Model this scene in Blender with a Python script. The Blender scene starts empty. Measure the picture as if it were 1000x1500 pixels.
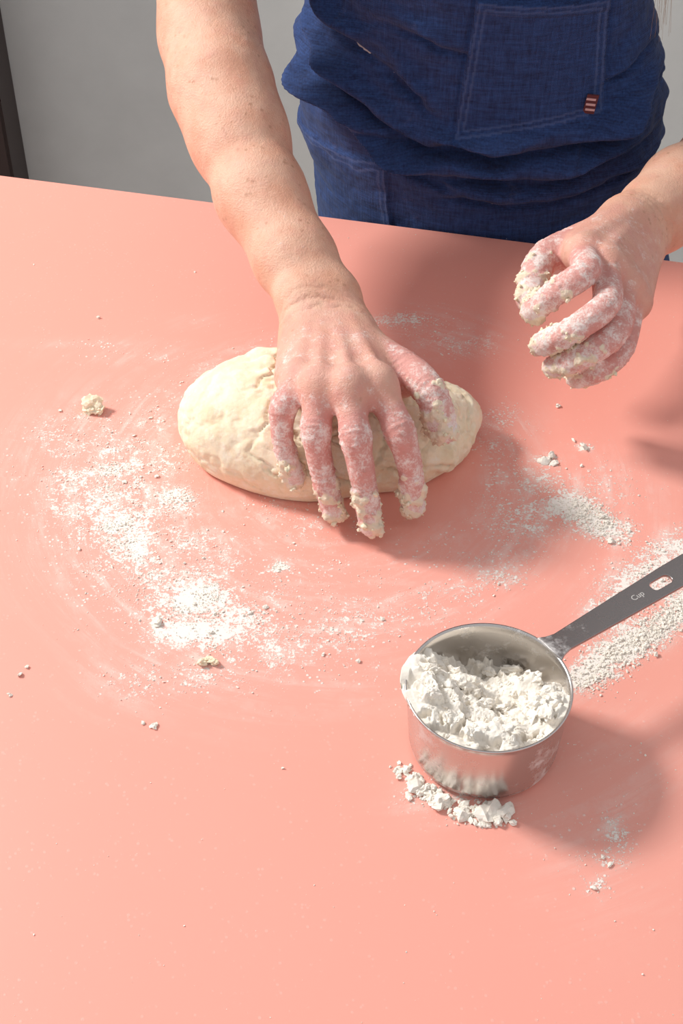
import bpy, math, random
import numpy as np
from mathutils import Vector, Matrix, noise as mn

TZ = 0.88           # height of the table top above the floor; local z=0 is the table top
rng = np.random.default_rng(7)
random.seed(7)
scene = bpy.context.scene
try:
    scene.view_settings.view_transform = 'Standard'
    scene.view_settings.look = 'None'
except Exception:
    pass

# ------------------------------------------------------------------ helpers
def link(o, parent=None, z=None):
    bpy.context.collection.objects.link(o)
    if parent is not None:
        o.parent = parent
    else:
        o.location.z += TZ if z is None else z
    return o

def empty(name):
    return link(bpy.data.objects.new(name, None))

def mesh_obj(name, verts, faces, mat=None, parent=None, smooth=True, attrs=None):
    me = bpy.data.meshes.new(name)
    verts = np.asarray(verts, dtype=np.float32)
    if isinstance(faces, np.ndarray):
        n, k = faces.shape
        me.vertices.add(len(verts)); me.vertices.foreach_set('co', verts.ravel())
        me.loops.add(n*k); me.loops.foreach_set('vertex_index', faces.astype(np.int32).ravel())
        me.polygons.add(n)
        me.polygons.foreach_set('loop_start', np.arange(0, n*k, k, dtype=np.int32))
        me.update(calc_edges=True)
        me.validate()
    else:
        me.from_pydata(verts.tolist(), [], faces)
        me.update()
    me.polygons.foreach_set('use_smooth', np.full(len(me.polygons), smooth))
    if attrs:
        for k, a in attrs.items():
            at = me.attributes.new(k, 'FLOAT', 'POINT')
            at.data.foreach_set('value', np.asarray(a, dtype=np.float32))
    if mat is not None:
        for m in (mat if isinstance(mat, (list, tuple)) else [mat]):
            me.materials.append(m)
    o = bpy.data.objects.new(name, me)
    link(o, parent)
    return o

def sstep(a, b, x):
    t = np.clip((x-a)/(b-a), 0, 1)
    return t*t*(3-2*t)

def vnoise(P, scale, off=0.0, octaves=1):
    out = np.zeros(len(P)); amp = 1.0; s = scale; tot = 0
    for o in range(octaves):
        out += amp*np.array([mn.noise((p[0]*s+off, p[1]*s+off*1.7, p[2]*s-off)) for p in P])
        tot += amp; amp *= .5; s *= 2.03
    return out/tot

def spline(pts, rad, k=4):
    """Catmull-Rom resampling of a joint chain so that bends are rounded."""
    P = [np.append(np.array(p, float), r) for p, r in zip(pts, rad)]
    P = [2*P[0]-P[1]]+P+[2*P[-1]-P[-2]]
    out = []
    for i in range(1, len(P)-2):
        p0, p1, p2, p3 = P[i-1:i+3]
        for j in range(k):
            t = j/k
            q = .5*((2*p1)+(p2-p0)*t+(2*p0-5*p1+4*p2-p3)*t*t+(3*p1-p0-3*p2+p3)*t**3)
            out.append(.65*q+.35*(p1*(1-t)+p2*t))
    out.append(P[-2])
    return [q[:3] for q in out], [q[3] for q in out]

# ------------------------------------------------------------------ SDF volume
class Vol:
    def __init__(self, lo, hi, h):
        self.lo = np.array(lo, float); self.h = h
        self.n = np.ceil((np.array(hi)-self.lo)/h).astype(int)+1
        self.D = np.full(self.n, 1.0, np.float32)
    def sub(self, lo, hi, m):
        i0 = np.clip(np.floor((np.array(lo)-m-self.lo)/self.h).astype(int), 0, self.n-1)
        i1 = np.clip(np.ceil((np.array(hi)+m-self.lo)/self.h).astype(int)+1, 1, self.n)
        i1 = np.maximum(i1, i0+1)
        sl = tuple(slice(a, b) for a, b in zip(i0, i1))
        ax = [(self.lo[d]+self.h*np.arange(i0[d], i1[d])).astype(np.float32) for d in range(3)]
        return sl, ax[0][:, None, None], ax[1][None, :, None], ax[2][None, None, :]
    def put(self, sl, d, k, op='u'):
        A = self.D[sl]
        if op == 's':      # smooth subtraction
            h = np.maximum(k-np.abs(A+d), 0)/k
            self.D[sl] = np.maximum(A, -d)+h*h*k*.25
        else:
            h = np.maximum(k-np.abs(A-d), 0)/k
            self.D[sl] = np.minimum(A, d)-h*h*k*.25
    def chain(self, pts, rad, k=.01, kin=.004, op='u'):
        pts = [np.array(p, float) for p in pts]
        R = max(rad); m = R+max(k, .006)+.004
        lo = np.min(pts, 0); hi = np.max(pts, 0)
        sl, X, Y, Z = self.sub(lo, hi, m)
        F = None
        for a, b, ra, rb in zip(pts[:-1], pts[1:], rad[:-1], rad[1:]):
            ba = b-a; L = float(ba@ba)+1e-12
            t = np.clip(((X-a[0])*ba[0]+(Y-a[1])*ba[1]+(Z-a[2])*ba[2])/L, 0, 1)
            d = np.sqrt((X-a[0]-t*ba[0])**2+(Y-a[1]-t*ba[1])**2+(Z-a[2]-t*ba[2])**2)-(ra+(rb-ra)*t)
            if F is None: F = d
            elif kin == 0: F = np.minimum(F, d)
            else:
                hh = np.maximum(kin-np.abs(F-d), 0)/kin
                F = np.minimum(F, d)-hh*hh*kin*.25
        self.put(sl, F.astype(np.float32), k, op)
    def ball(self, c, r, k=.01, axes=None, op='u'):
        c = np.array(c, float); r = np.array(r, float)*np.ones(3)
        m = r.max()+max(k, .006)+.004
        sl, X, Y, Z = self.sub(c, c, m)
        if axes is None: axes = np.eye(3)
        q = []
        for i in range(3):
            a = axes[i]
            q.append(((X-c[0])*a[0]+(Y-c[1])*a[1]+(Z-c[2])*a[2])/r[i])
        k0 = np.sqrt(q[0]**2+q[1]**2+q[2]**2)
        k1 = np.sqrt((q[0]/r[0])**2+(q[1]/r[1])**2+(q[2]/r[2])**2)+1e-9
        d = np.where(k0 < 1e-3, -r.min(), k0*(k0-1)/k1)
        self.put(sl, d.astype(np.float32), k, op)
    def mesh(self, smooth=2):
        D = self.D; S = D < 0
        n = np.array(D.shape)
        c = S[:-1, :-1, :-1].astype(np.int8)
        tot = np.zeros(n-1, np.int8)
        for i in (0, 1):
            for j in (0, 1):
                for k in (0, 1):
                    tot += S[i:n[0]-1+i, j:n[1]-1+j, k:n[2]-1+k]
        act = (tot > 0) & (tot < 8)
        I = np.argwhere(act)
        idx = np.full(n-1, -1, np.int32); idx[act] = np.arange(len(I))
        acc = np.zeros((len(I), 3)); cnt = np.zeros(len(I))
        cor = [(i, j, k) for i in (0, 1) for j in (0, 1) for k in (0, 1)]
        for a in cor:
            for d in range(3):
                if a[d] == 0:
                    b = list(a); b[d] = 1
                    va = D[I[:, 0]+a[0], I[:, 1]+a[1], I[:, 2]+a[2]]
                    vb = D[I[:, 0]+b[0], I[:, 1]+b[1], I[:, 2]+b[2]]
                    m = (va < 0) != (vb < 0)
                    t = np.where(m, va/(va-vb+1e-20), 0)
                    p = np.tile(np.array(a, float), (len(I), 1)); p[:, d] = t
                    acc[m] += p[m]; cnt[m] += 1
        V = self.lo+self.h*(I+acc/cnt[:, None])
        F = []
        for d in range(3):
            o = [(1, 2), (2, 0), (0, 1)][d]
            s0 = [slice(None)]*3; s1 = [slice(None)]*3
            s0[d] = slice(0, -1); s1[d] = slice(1, None)
            A = S[tuple(s0)]; B = S[tuple(s1)]
            E = np.argwhere(A != B)
            ok = np.ones(len(E), bool)
            for q in o: ok &= (E[:, q] > 0) & (E[:, q] < n[q]-1)
            E = E[ok]
            sg = A[E[:, 0], E[:, 1], E[:, 2]]
            def off(u, v):
                e = E.copy(); e[:, o[0]] += u; e[:, o[1]] += v
                return idx[e[:, 0], e[:, 1], e[:, 2]]
            q = np.stack([off(-1, -1), off(0, -1), off(0, 0), off(-1, 0)], 1)
            q[~sg] = q[~sg][:, ::-1]
            F.append(q)
        F = np.concatenate(F); F = F[(F >= 0).all(1)]
        for _ in range(smooth):
            V = lap(V, F, .6)
        return V, F

def lap(V, F, w):
    nv = len(V); s = np.zeros((nv, 3)); c = np.zeros(nv)
    for a, b in ((0, 1), (1, 2), (2, 3), (3, 0)):
        for x, y in ((a, b), (b, a)):
            for d in range(3):
                s[:, d] += np.bincount(F[:, x], V[F[:, y], d], nv)
            c += np.bincount(F[:, x], minlength=nv)
    return V*(1-w)+w*s/np.maximum(c, 1)[:, None]

def normals(V, F):
    n = np.cross(V[F[:, 2]]-V[F[:, 0]], V[F[:, 3]]-V[F[:, 1]])
    N = np.zeros_like(V)
    for i in range(4):
        for d in range(3):
            N[:, d] += np.bincount(F[:, i], n[:, d], len(V))
    return N/(np.linalg.norm(N, axis=1)[:, None]+1e-12)

def segd(P, a, b):
    a = np.array(a, float); b = np.array(b, float); ba = b-a
    t = np.clip(((P-a)@ba)/(ba@ba+1e-12), 0, 1)
    return np.linalg.norm(P-a-t[:, None]*ba, axis=1), t

def icos(sub=1):
    import bmesh
    bm = bmesh.new(); bmesh.ops.create_icosphere(bm, subdivisions=sub, radius=1)
    v = np.array([x.co[:] for x in bm.verts]); f = np.array([[q.index for q in p.verts] for p in bm.faces]); bm.free()
    return v, f
ICO1 = icos(1); ICO2 = icos(2); ICO3 = icos(3)

def clumps(name, pos, size, mat, parent=None, base=ICO1, jit=.35, flat=.65, smooth=False, fr=None):
    v, f = base; n = len(pos)
    q = rng.normal(size=(n, 4)); q /= np.linalg.norm(q, axis=1)[:, None]
    w, x, y, z = q.T
    R = np.stack([1-2*(y*y+z*z), 2*(x*y-z*w), 2*(x*z+y*w), 2*(x*y+z*w), 1-2*(x*x+z*z), 2*(y*z-x*w),
                  2*(x*z-y*w), 2*(y*z+x*w), 1-2*(x*x+y*y)], 1).reshape(n, 3, 3)
    an = rng.uniform(.5, 1.4, (n, 1, 3))
    P = v[None]*an*(1+rng.uniform(-jit, jit, (n, len(v), 1)))
    if fr:
        for i in range(n):
            so = rng.uniform(0, 50)
            P[i] *= np.clip(1+fr*vnoise(v, 1.5, so, 3), .3, 2)[:, None]
    P = np.einsum('nij,nkj->nki', R, P)
    P[:, :, 2] *= flat
    P = P*np.asarray(size)[:, None, None]+np.asarray(pos)[:, None, :]
    F = (f[None]+(np.arange(n)*len(v))[:, None, None]).reshape(-1, 3)
    return mesh_obj(name, P.reshape(-1, 3), F, mat, parent, smooth)

# ------------------------------------------------------------------ node helper
class NT:
    def __init__(self, name):
        self.m = bpy.data.materials.new(name); self.m.use_nodes = True
        self.t = self.m.node_tree; self.t.nodes.clear()
        self.out = self.t.nodes.new('ShaderNodeOutputMaterial')
        self.b = self.t.nodes.new('ShaderNodeBsdfPrincipled')
        self.t.links.new(self.b.outputs[0], self.out.inputs[0])
    def n(self, ty, props=None):
        x = self.t.nodes.new(ty)
        for k, v in (props or {}).items(): setattr(x, k, v)
        return x
    def set(self, sock, v):
        if isinstance(v, bpy.types.NodeSocket): self.t.links.new(v, sock)
        else: sock.default_value = v
    def math(self, op, a, b=0.0, clamp=False):
        x = self.t.nodes.new('ShaderNodeMath'); x.operation = op; x.use_clamp = clamp
        self.set(x.inputs[0], a); self.set(x.inputs[1], b); return x.outputs[0]
    def ramp(self, v, a, b, lo=0., hi=1.):
        x = self.t.nodes.new('ShaderNodeMapRange'); x.interpolation_type = 'SMOOTHSTEP'
        self.set(x.inputs[0], v); x.inputs[1].default_value = a; x.inputs[2].default_value = b
        x.inputs[3].default_value = lo; x.inputs[4].default_value = hi; return x.outputs[0]
    def mix(self, f, a, b):
        x = self.t.nodes.new('ShaderNodeMix'); x.data_type = 'RGBA'
        self.set(x.inputs[0], f)
        for s, v in ((x.inputs[6], a), (x.inputs[7], b)):
            self.set(s, v if isinstance(v, bpy.types.NodeSocket) else (*v, 1))
        return x.outputs[2]
    def noise(self, scale, detail=4, rough=.6, vec=None, dist=0.):
        x = self.t.nodes.new('ShaderNodeTexNoise')
        x.inputs['Scale'].default_value = scale; x.inputs['Detail'].default_value = detail
        x.inputs['Roughness'].default_value = rough; x.inputs['Distortion'].default_value = dist
        self.t.links.new(vec or self.obj(), x.inputs['Vector']); return x.outputs['Fac']
    def obj(self):
        if not hasattr(self, '_o'):
            self._o = self.t.nodes.new('ShaderNodeTexCoord').outputs['Object']
        return self._o
    def attr(self, name):
        x = self.t.nodes.new('ShaderNodeAttribute'); x.attribute_name = name; return x.outputs['Fac']
    def bump(self, h, strength=.3, dist=.001, prev=None):
        x = self.t.nodes.new('ShaderNodeBump'); x.inputs['Strength'].default_value = strength
        x.inputs['Distance'].default_value = dist; self.set(x.inputs['Height'], h)
        if prev is not None: self.set(x.inputs['Normal'], prev)
        return x.outputs[0]
    def fin(self, col=None, rough=None, nor=None, **kw):
        if col is not None: self.set(self.b.inputs['Base Color'], col if isinstance(col, bpy.types.NodeSocket) else (*col, 1))
        if rough is not None: self.set(self.b.inputs['Roughness'], rough)
        if nor is not None: self.set(self.b.inputs['Normal'], nor)
        for k, v in kw.items(): self.set(self.b.inputs[k.replace('_', ' ')], v)
        return self.m

# ------------------------------------------------------------------ materials
FL = (.86, .80, .74)
def m_flour():
    t = NT('flour'); n = t.noise(700, 3)
    c = t.mix(t.noise(90, 4), (.82, .75, .655), (.90, .86, .79))
    return t.fin(c, .95, t.bump(n, .5, .0006), Specular_IOR_Level=.1)
M_FLOUR = m_flour()

def m_table():
    t = NT('coral_tabletop')
    d = t.attr('flour')
    n1 = t.noise(70, 8, .75); n2 = t.noise(650, 3, .7); n3 = t.noise(18, 5, .6); nm = t.noise(240, 4, .75)
    # circular wiping streaks around the dough (real smears in the dust)
    sub = t.n('ShaderNodeVectorMath', {'operation': 'SUBTRACT'}); t.set(sub.inputs[0], t.obj()); sub.inputs[1].default_value = (0., .665, 0)
    sep = t.n('ShaderNodeSeparateXYZ'); t.set(sep.inputs[0], sub.outputs[0])
    ang = t.math('ARCTAN2', sep.outputs[1], sep.outputs[0])
    ln = t.n('ShaderNodeVectorMath', {'operation': 'LENGTH'}); t.set(ln.inputs[0], sub.outputs[0])
    comb = t.n('ShaderNodeCombineXYZ'); t.set(comb.inputs[0], t.math('MULTIPLY', ang, 1.6)); t.set(comb.inputs[1], t.math('MULTIPLY', ln.outputs['Value'], 75.))
    st = t.noise(1.4, 6, .7, comb.outputs[0], .6)
    v = t.math('ADD', t.math('MULTIPLY', d, 1.2), t.math('MULTIPLY', t.math('SUBTRACT', n1, .5), 2.1))
    v = t.math('ADD', v, t.math('MULTIPLY', t.math('SUBTRACT', nm, .5), 2.6))
    v = t.math('ADD', v, t.math('MULTIPLY', t.math('SUBTRACT', n2, .5), 2.6))
    v = t.math('ADD', v, t.math('MULTIPLY', t.math('SUBTRACT', n3, .5), 1.6))
    dense = t.math('MULTIPLY', t.ramp(v, .48, .86), t.ramp(d, .05, .30))
    film = t.math('MULTIPLY', t.math('MULTIPLY', t.ramp(st, .42, .66), t.ramp(n1, .35, .6)), t.math('MINIMUM', t.math('MULTIPLY', d, 1.4), .45))
    film = t.math('ADD', film, t.math('MULTIPLY', d, .15))
    vo = t.n('ShaderNodeTexVoronoi'); vo.inputs['Scale'].default_value = 260; t.set(vo.inputs['Vector'], t.obj())
    sp = t.math('MULTIPLY', t.ramp(vo.outputs['Distance'], .14, .26, 1, 0), t.ramp(t.noise(45, 5, .8), .48, .56))
    sp = t.math('MULTIPLY', sp, t.math('ADD', .14, t.ramp(d, .02, .2)), True)
    f = t.math('MAXIMUM', t.math('MAXIMUM', dense, film), t.math('MULTIPLY', sp, .8), True)
    base = t.mix(t.noise(5, 2), (.835, .352, .282), (.85, .368, .298))
    c = t.mix(f, base, FL)
    nor = t.bump(f, .5, .0008, t.bump(t.noise(900, 2), .03, .0003))
    return t.fin(c, t.math('ADD', .42, t.math('MULTIPLY', f, .5), True), nor)
M_TABLE = m_table()

def m_skin(name, base, red, freckle=True, hand=True):
    t = NT(name)
    c = t.mix(t.ramp(t.noise(45, 4), .35, .7), base, tuple(x*y for x, y in zip(base, (.94, .80, .75))))
    if hand:
        c = t.mix(t.attr('red'), c, red)
        c = t.mix(t.math('MULTIPLY', t.attr('nail'), .7), c, (.80, .52, .46))
    if freckle:
        vo = t.n('ShaderNodeTexVoronoi'); vo.inputs['Scale'].default_value = 190; t.set(vo.inputs['Vector'], t.obj())
        fr = t.math('MULTIPLY', t.ramp(vo.outputs['Distance'], .12, .36, 1, 0), t.ramp(t.noise(60, 3, .7), .48, .64))
        c = t.mix(t.math('MULTIPLY', fr, .5), c, (.40, .17, .09))
    n1 = t.noise(230, 7, .8); n2 = t.noise(800, 3, .7); n3 = t.noise(70, 4)
    hgt = t.math('ADD', n2, t.math('MULTIPLY', n1, .9))
    rough = .46
    if hand:
        fl = t.attr('flour')
        v = t.math('ADD', fl, t.math('MULTIPLY', t.math('SUBTRACT', n1, .5), 2.6))
        v = t.math('ADD', v, t.math('MULTIPLY', t.math('SUBTRACT', n2, .5), 1.2))
        v = t.math('ADD', v, t.math('MULTIPLY', t.math('SUBTRACT', n3, .5), 2.0))
        f = t.math('MULTIPLY', t.ramp(v, .42, 1.25), .80)
        f = t.math('ADD', f, t.math('MULTIPLY', fl, .24), True)
        c = t.mix(f, c, (.88, .79, .745))
        dm = t.ramp(t.attr('dough'), .22, .42)
        c = t.mix(dm, c, t.mix(n1, (.78, .62, .43), (.91, .82, .68)))
        rough = t.math('ADD', .46, t.math('MULTIPLY', f, .5), True)
    return t.fin(c, rough, t.bump(hgt, .6, .0011), Subsurface_Weight=.05, Subsurface_Scale=.004)
M_ARM = m_skin('skin_arm', (.77, .46, .33), (.64, .215, .185))
M_FACE = m_skin('skin_face', (.74, .46, .34), (.6, .2, .16), hand=False)

def m_dough():
    t = NT('dough')
    c = t.mix(t.ramp(t.noise(40, 6, .7), .36, .66), (.88, .72, .50), (.94, .83, .64))
    c = t.mix(t.math('MULTIPLY', t.ramp(t.noise(110, 7, .82), .48, .66), .5), c, (.95, .90, .80))
    v = t.noise(240, 6, .82)
    return t.fin(c, .9, t.bump(v, .45, .0014, t.bump(t.noise(70, 4), .2, .004)), Subsurface_Weight=.08, Subsurface_Scale=.008, Specular_IOR_Level=.2)
M_DOUGH = m_dough()

def m_cloth(name, c1, c2, sc=1400., seam=True):
    t = NT(name)
    wv = t.n('ShaderNodeTexWave', {'bands_direction': 'X'}); t.set(wv.inputs['Vector'], t.obj()); wv.inputs['Scale'].default_value = 260; wv.inputs['Distortion'].default_value = 1.5
    wz = t.n('ShaderNodeTexWave', {'bands_direction': 'Z'}); t.set(wz.inputs['Vector'], t.obj()); wz.inputs['Scale'].default_value = 260; wz.inputs['Distortion'].default_value = 1.5
    w = t.math('MULTIPLY', t.math('ADD', wv.outputs['Fac'], wz.outputs['Fac']), .5)
    mp = t.n('ShaderNodeMapping'); t.set(mp.inputs[0], t.obj()); mp.inputs['Scale'].default_value = (1, 1, .12)
    slub = t.noise(500, 4, .7, mp.outputs[0])
    mp2 = t.n('ShaderNodeMapping'); t.set(mp2.inputs[0], t.obj()); mp2.inputs['Scale'].default_value = (.12, .12, 1)
    slub2 = t.noise(500, 4, .7, mp2.outputs[0])
    s = t.math('MULTIPLY', t.math('ADD', slub, slub2), .5)
    f = t.math('ADD', t.math('MULTIPLY', t.math('SUBTRACT', s, .5), 3.2), t.math('ADD', .32, t.math('MULTIPLY', w, .3)), True)
    c = t.mix(f, c1, c2)
    if seam:
        c = t.mix(t.math('MULTIPLY', t.attr('seam'), .45), c, (.08, .12, .27))
        dust = t.math('MULTIPLY', t.ramp(t.noise(35, 6, .8), .60, .8), .12)
        c = t.mix(dust, c, (.45, .38, .48))
    return t.fin(c, .9, t.bump(t.math('ADD', w, s), .5, .0007), Sheen_Weight=.05)
M_APRON = m_cloth('blue_denim', (.003, .012, .062), (.021, .063, .215))
M_SHIRT = m_cloth('grey_shirt', (.5, .51, .53), (.6, .6, .62), seam=False)
M_TROUS = m_cloth('dark_trousers', (.02, .02, .025), (.04, .04, .05), seam=False)

def m_steel(name, rough, floury, col=(.56, .545, .53)):
    t = NT(name)
    mp = t.n('ShaderNodeMapping'); t.set(mp.inputs[0], t.obj()); mp.inputs['Scale'].default_value = (.08, .08, 1)
    br = t.noise(1500, 3, .6, mp.outputs[0])
    f = t.attr('flour')
    v = t.math('ADD', f, t.math('MULTIPLY', t.math('SUBTRACT', t.noise(90, 8, .8), .5), 2.2))
    fm = t.math('MULTIPLY', t.ramp(v, .45, .95), floury)
    c = t.mix(fm, col, (.85, .82, .80))
    t.fin(c, t.math('ADD', rough, t.math('ADD', t.math('MULTIPLY', br, .1), t.math('MULTIPLY', fm, .6)), True),
          t.bump(br, .06, .0003), Metallic=t.math('SUBTRACT', 1., fm, True))
    return t.m
M_STEEL = m_steel('brushed_steel', .2, .7, (.62, .59, .57))
M_HANDLE = m_steel('steel_handle', .22, .6, (.33, .31, .31))

def m_plain(name, c, r=.6, sc=30, b=.1):
    t = NT(name); n = t.noise(sc, 5)
    return t.fin(t.mix(n, tuple(x*.9 for x in c), tuple(min(1, x*1.1) for x in c)), r, t.bump(n, b, .002))
M_WALL = m_plain('painted_wall', (.78, .78, .755), .85, 12)
M_FLOOR = m_plain('floor_boards', (.22, .18, .15), .6, 8)
M_DOOR = m_plain('dark_wood', (.035, .018, .016), .5, 20)
M_HAIR = m_plain('blonde_hair', (.35, .2, .11), .5, 300, .6)
M_TAG = m_plain('woven_tag', (.10, .02, .025), .8, 500)
M_TAGW = m_plain('tag_thread', (.6, .38, .38), .8, 500)
M_INK = m_plain('engraving', (.5, .48, .46), .5, 300)
M_EYE = m_plain('eye_white', (.8, .8, .78), .2, 30)
M_LEG = m_plain('table_leg_paint', (.5, .5, .5), .5, 30)

# ------------------------------------------------------------------ room
def box(name, lo, hi, mat, parent=None, z=None, bev=0):
    import bmesh
    bm = bmesh.new(); bmesh.ops.create_cube(bm, size=1)
    lo = Vector(lo); hi = Vector(hi)
    for v in bm.verts:
        v.co = Vector([(lo[i]+hi[i])/2+v.co[i]*(hi[i]-lo[i]) for i in range(3)])
    if bev: bmesh.ops.bevel(bm, geom=bm.edges[:], offset=bev, segments=3, affect='EDGES')
    me = bpy.data.meshes.new(name); bm.to_mesh(me); bm.free(); me.materials.append(mat)
    o = bpy.data.objects.new(name, me); link(o, parent, z); return o
box('floor', (-3, -1.5, -.05), (3, 1.95, 0), M_FLOOR, z=0)
box('wall_back', (-3, 1.85, 0), (3, 1.95, 2.7), M_WALL, z=0)
box('baseboard_back', (-.40, 1.835, 0), (3, 1.85, .09), M_WALL, z=0)
dr = bpy.data.objects.new('door_1', None); link(dr, z=0)
box('frame_right', (-.52, 1.76, 0), (-.455, 1.85, 2.08), M_DOOR, dr, bev=.004)
box('frame_left', (-1.42, 1.80, 0), (-1.35, 1.85, 2.08), M_DOOR, dr, bev=.004)
box('frame_top', (-1.42, 1.80, 2.08), (-.455, 1.85, 2.15), M_DOOR, dr, bev=.004)
box('leaf', (-1.35, 1.825, 0.005), (-.52, 1.85, 2.08), M_DOOR, dr)
for i, (a, b) in enumerate(((.15, .95), (1.1, 1.95))):
    box('panel_%d' % (i+1), (-1.24, 1.812, a), (-.63, 1.826, b), M_DOOR, dr, bev=.008)
box('knob', (-.60, 1.77, 1.0), (-.57, 1.815, 1.03), M_STEEL, dr, bev=.01)

# ------------------------------------------------------------------ table
U = np.array([.9724, -.2332, 0.]); N = np.array([.2332, .9724, 0.])   # along back edge / away from cook
EC = np.array([.105, .9425, 0.])                                      # point of the back edge
polys = [  # polyline, width, amplitude
    ([(-.14, .70), (-.135, .65), (-.122, .603), (-.107, .575), (-.08, .557), (-.072, .535)], .021, .56),
    ([(-.155, .69), (-.14, .64), (-.118, .60), (-.095, .57), (-.05, .545)], .052, .38),
    ([(-.07, .545), (-.02, .546), (.023, .55), (.075, .57), (.10, .60), (.112, .66), (.10, .70)], .022, .25),
    ([(-.09, .53), (-.05, .53), (.0, .54)], .032, .26),
    ([(-.06, .60), (-.02, .58), (.03, .585), (.06, .61)], .022, .15),
    ([(-.125, .73), (-.11, .76), (-.07, .79), (-.03, .80)], .02, .2),
    ([(.130, .500), (.150, .520), (.172, .535), (.205, .562)], .011, 1.05),
    ([(.150, .545), (.170, .575), (.20, .60), (.23, .61)], .016, .72),
    ([(.165, .555), (.19, .58), (.22, .60)], .02, .4),
    ([(.139, .640), (.150, .630), (.163, .615)], .011, .95),
]
blobs = [  # x,y,rx,ry,amp
    (-.103, .645, .014, .012, .8), (-.137, .620, .009, .006, .8), (-.1215, .603, .02, .012, .55), (-.0818, .559, .021, .015, .72),
    (-.078, .534, .026, .010, .82), (-.054, .548, .022, .012, .5), (-.145, .672, .025, .012, .5), (-.125, .718, .018, .012, .38),
    (-.165, .664, .02, .02, .4), (.1436, .636, .02, .012, .75), (.156, .617, .018, .01, .6), (.1296, .680, .007, .006, .9),
    (.097, .578, .015, .009, .5), (.088, .594, .02, .01, .3), (.155, .693, .005, .004, .9), (.0437, .832, .022, .010, .55),
    (.0856, .8035, .022, .014, .5), (.07, .82, .04, .03, .22), (-.167, .805, .045, .006, .28), (-.14, .79, .05, .012, .2),
    (.052, .423, .022, .012, .5), (.075, .415, .02, .008, .4), (.134, .402, .009, .016, .40), (.120, .372, .006, .008, .45),
    (.127, .388, .010, .006, .35), (-.036, .586, .006, .006, 1.0), (-.08, .502, .03, .012, .38), (.165, .655, .03, .03, .28),
    (.11, .63, .03, .04, .27), (.03, .545, .05, .02, .2), (-.11, .50, .03, .02, .22), (.15, .44, .03, .04, .12),
    (-.02, .62, .03, .02, .28), (-.045, .635, .02, .012, .33), (.0, .50, .06, .02, .12), (.18, .57, .03, .02, .4),
    (-.1, .83, .02, .01, .15), (.11, .72, .02, .02, .28), (.12, .66, .03, .015, .33), (.12, .39, .03, .04, .12), (-.09, .60, .03, .03, .32),
    (-.11, .68, .02, .02, .34),
]
def density(P):
    d = np.zeros(len(P)); Q = np.c_[P[:, :2], np.zeros(len(P))]
    for pl, w, a in polys:
        m = np.full(len(P), 9.)
        for p, q in zip(pl[:-1], pl[1:]):
            m = np.minimum(m, segd(Q, (*p, 0), (*q, 0))[0])
        d = np.maximum(d, d*.4+a*np.exp(-(m/w)**2))
    for x, y, rx, ry, a in blobs:
        g = a*np.exp(-((P[:, 0]-x)/rx)**2-((P[:, 1]-y)/ry)**2)
        d = np.maximum(d, d*.5+g)
    return np.clip(d, 0, 1.1)

def slab():
    us = np.arange(-.75, .7501, .003); ws = np.arange(-.95, .0001, .003)
    us[-1] = .75; ws = np.append(ws[ws < -.001], 0.)
    nu, nw = len(us), len(ws)
    G = EC+us[:, None, None]*U+ws[None, :, None]*N
    V = G.reshape(-1, 3)
    i = np.arange(nu*nw).reshape(nu, nw)
    F = np.stack([i[:-1, :-1], i[1:, :-1], i[1:, 1:], i[:-1, 1:]], -1).reshape(-1, 4)
    t = empty('coral_table')
    mesh_obj('table_top_surface', V, F, M_TABLE, t, attrs={'flour': density(V)})
    # rounded slab rim + underside
    def ring(du, z):
        c = [(-.75-du, -.95-du), (.75+du, -.95-du), (.75+du, 0+du), (-.75-du, 0+du)]
        return [EC+a*U+b*N+np.array([0, 0, z]) for a, b in c]
    prof = [(0, 0), (.0006, -.0002), (.0015, -.001), (.002, -.003), (.002, -.026), (.0005, -.028), (-.05, -.028)]
    vs = []; fs = []
    for a, z in prof: vs += ring(a, z)
    for k in range(len(prof)-1):
        for j in range(4):
            fs.append((k*4+j, (k+1)*4+j, (k+1)*4+(j+1) % 4, k*4+(j+1) % 4))
    b = (len(prof)-1)*4; fs.append((b, b+3, b+2, b+1))
    mesh_obj('table_edge', vs, fs, M_TABLE, t, smooth=False, attrs={'flour': np.zeros(len(vs))})
    for k, (a, b) in enumerate(((-.68, -.88), (.68, -.88), (.68, -.07), (-.68, -.07))):
        p = EC+a*U+b*N
        box('leg_%d' % (k+1), (p[0]-.025, p[1]-.025, -.88), (p[0]+.025, p[1]+.025, -.028), M_LEG, t, bev=.003)
slab()

# scattered flour grains
def scatter():
    n = 1000000
    P = np.c_[rng.uniform(-.3, .3, n), rng.uniform(.28, .95, n), np.zeros(n)]
    d = density(P)
    sel = (d > .04) | (rng.uniform(size=n) < .02)
    P = P[sel]; d = d[sel]
    cl = (vnoise(P, 75, 3.1, 2))*.9+.5
    prob = (np.clip(d-.05, 0, 1)**1.25)*np.clip(cl*2.4-.8, 0, 1)*.62+np.where(d > .04, .003, .07)
    P = P[rng.uniform(size=len(P)) < prob]
    dd = density(P)
    s = np.exp(rng.normal(-8.5, .50, len(P)))*(.8+.6*dd); s = np.clip(s, .00010, .0012)
    P[:, 2] = s*.5
    return P, s
P, s = scatter()
fg = empty('scattered_flour')
clumps('flour_grains', P, s, M_FLOUR, fg, jit=.4)
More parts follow.
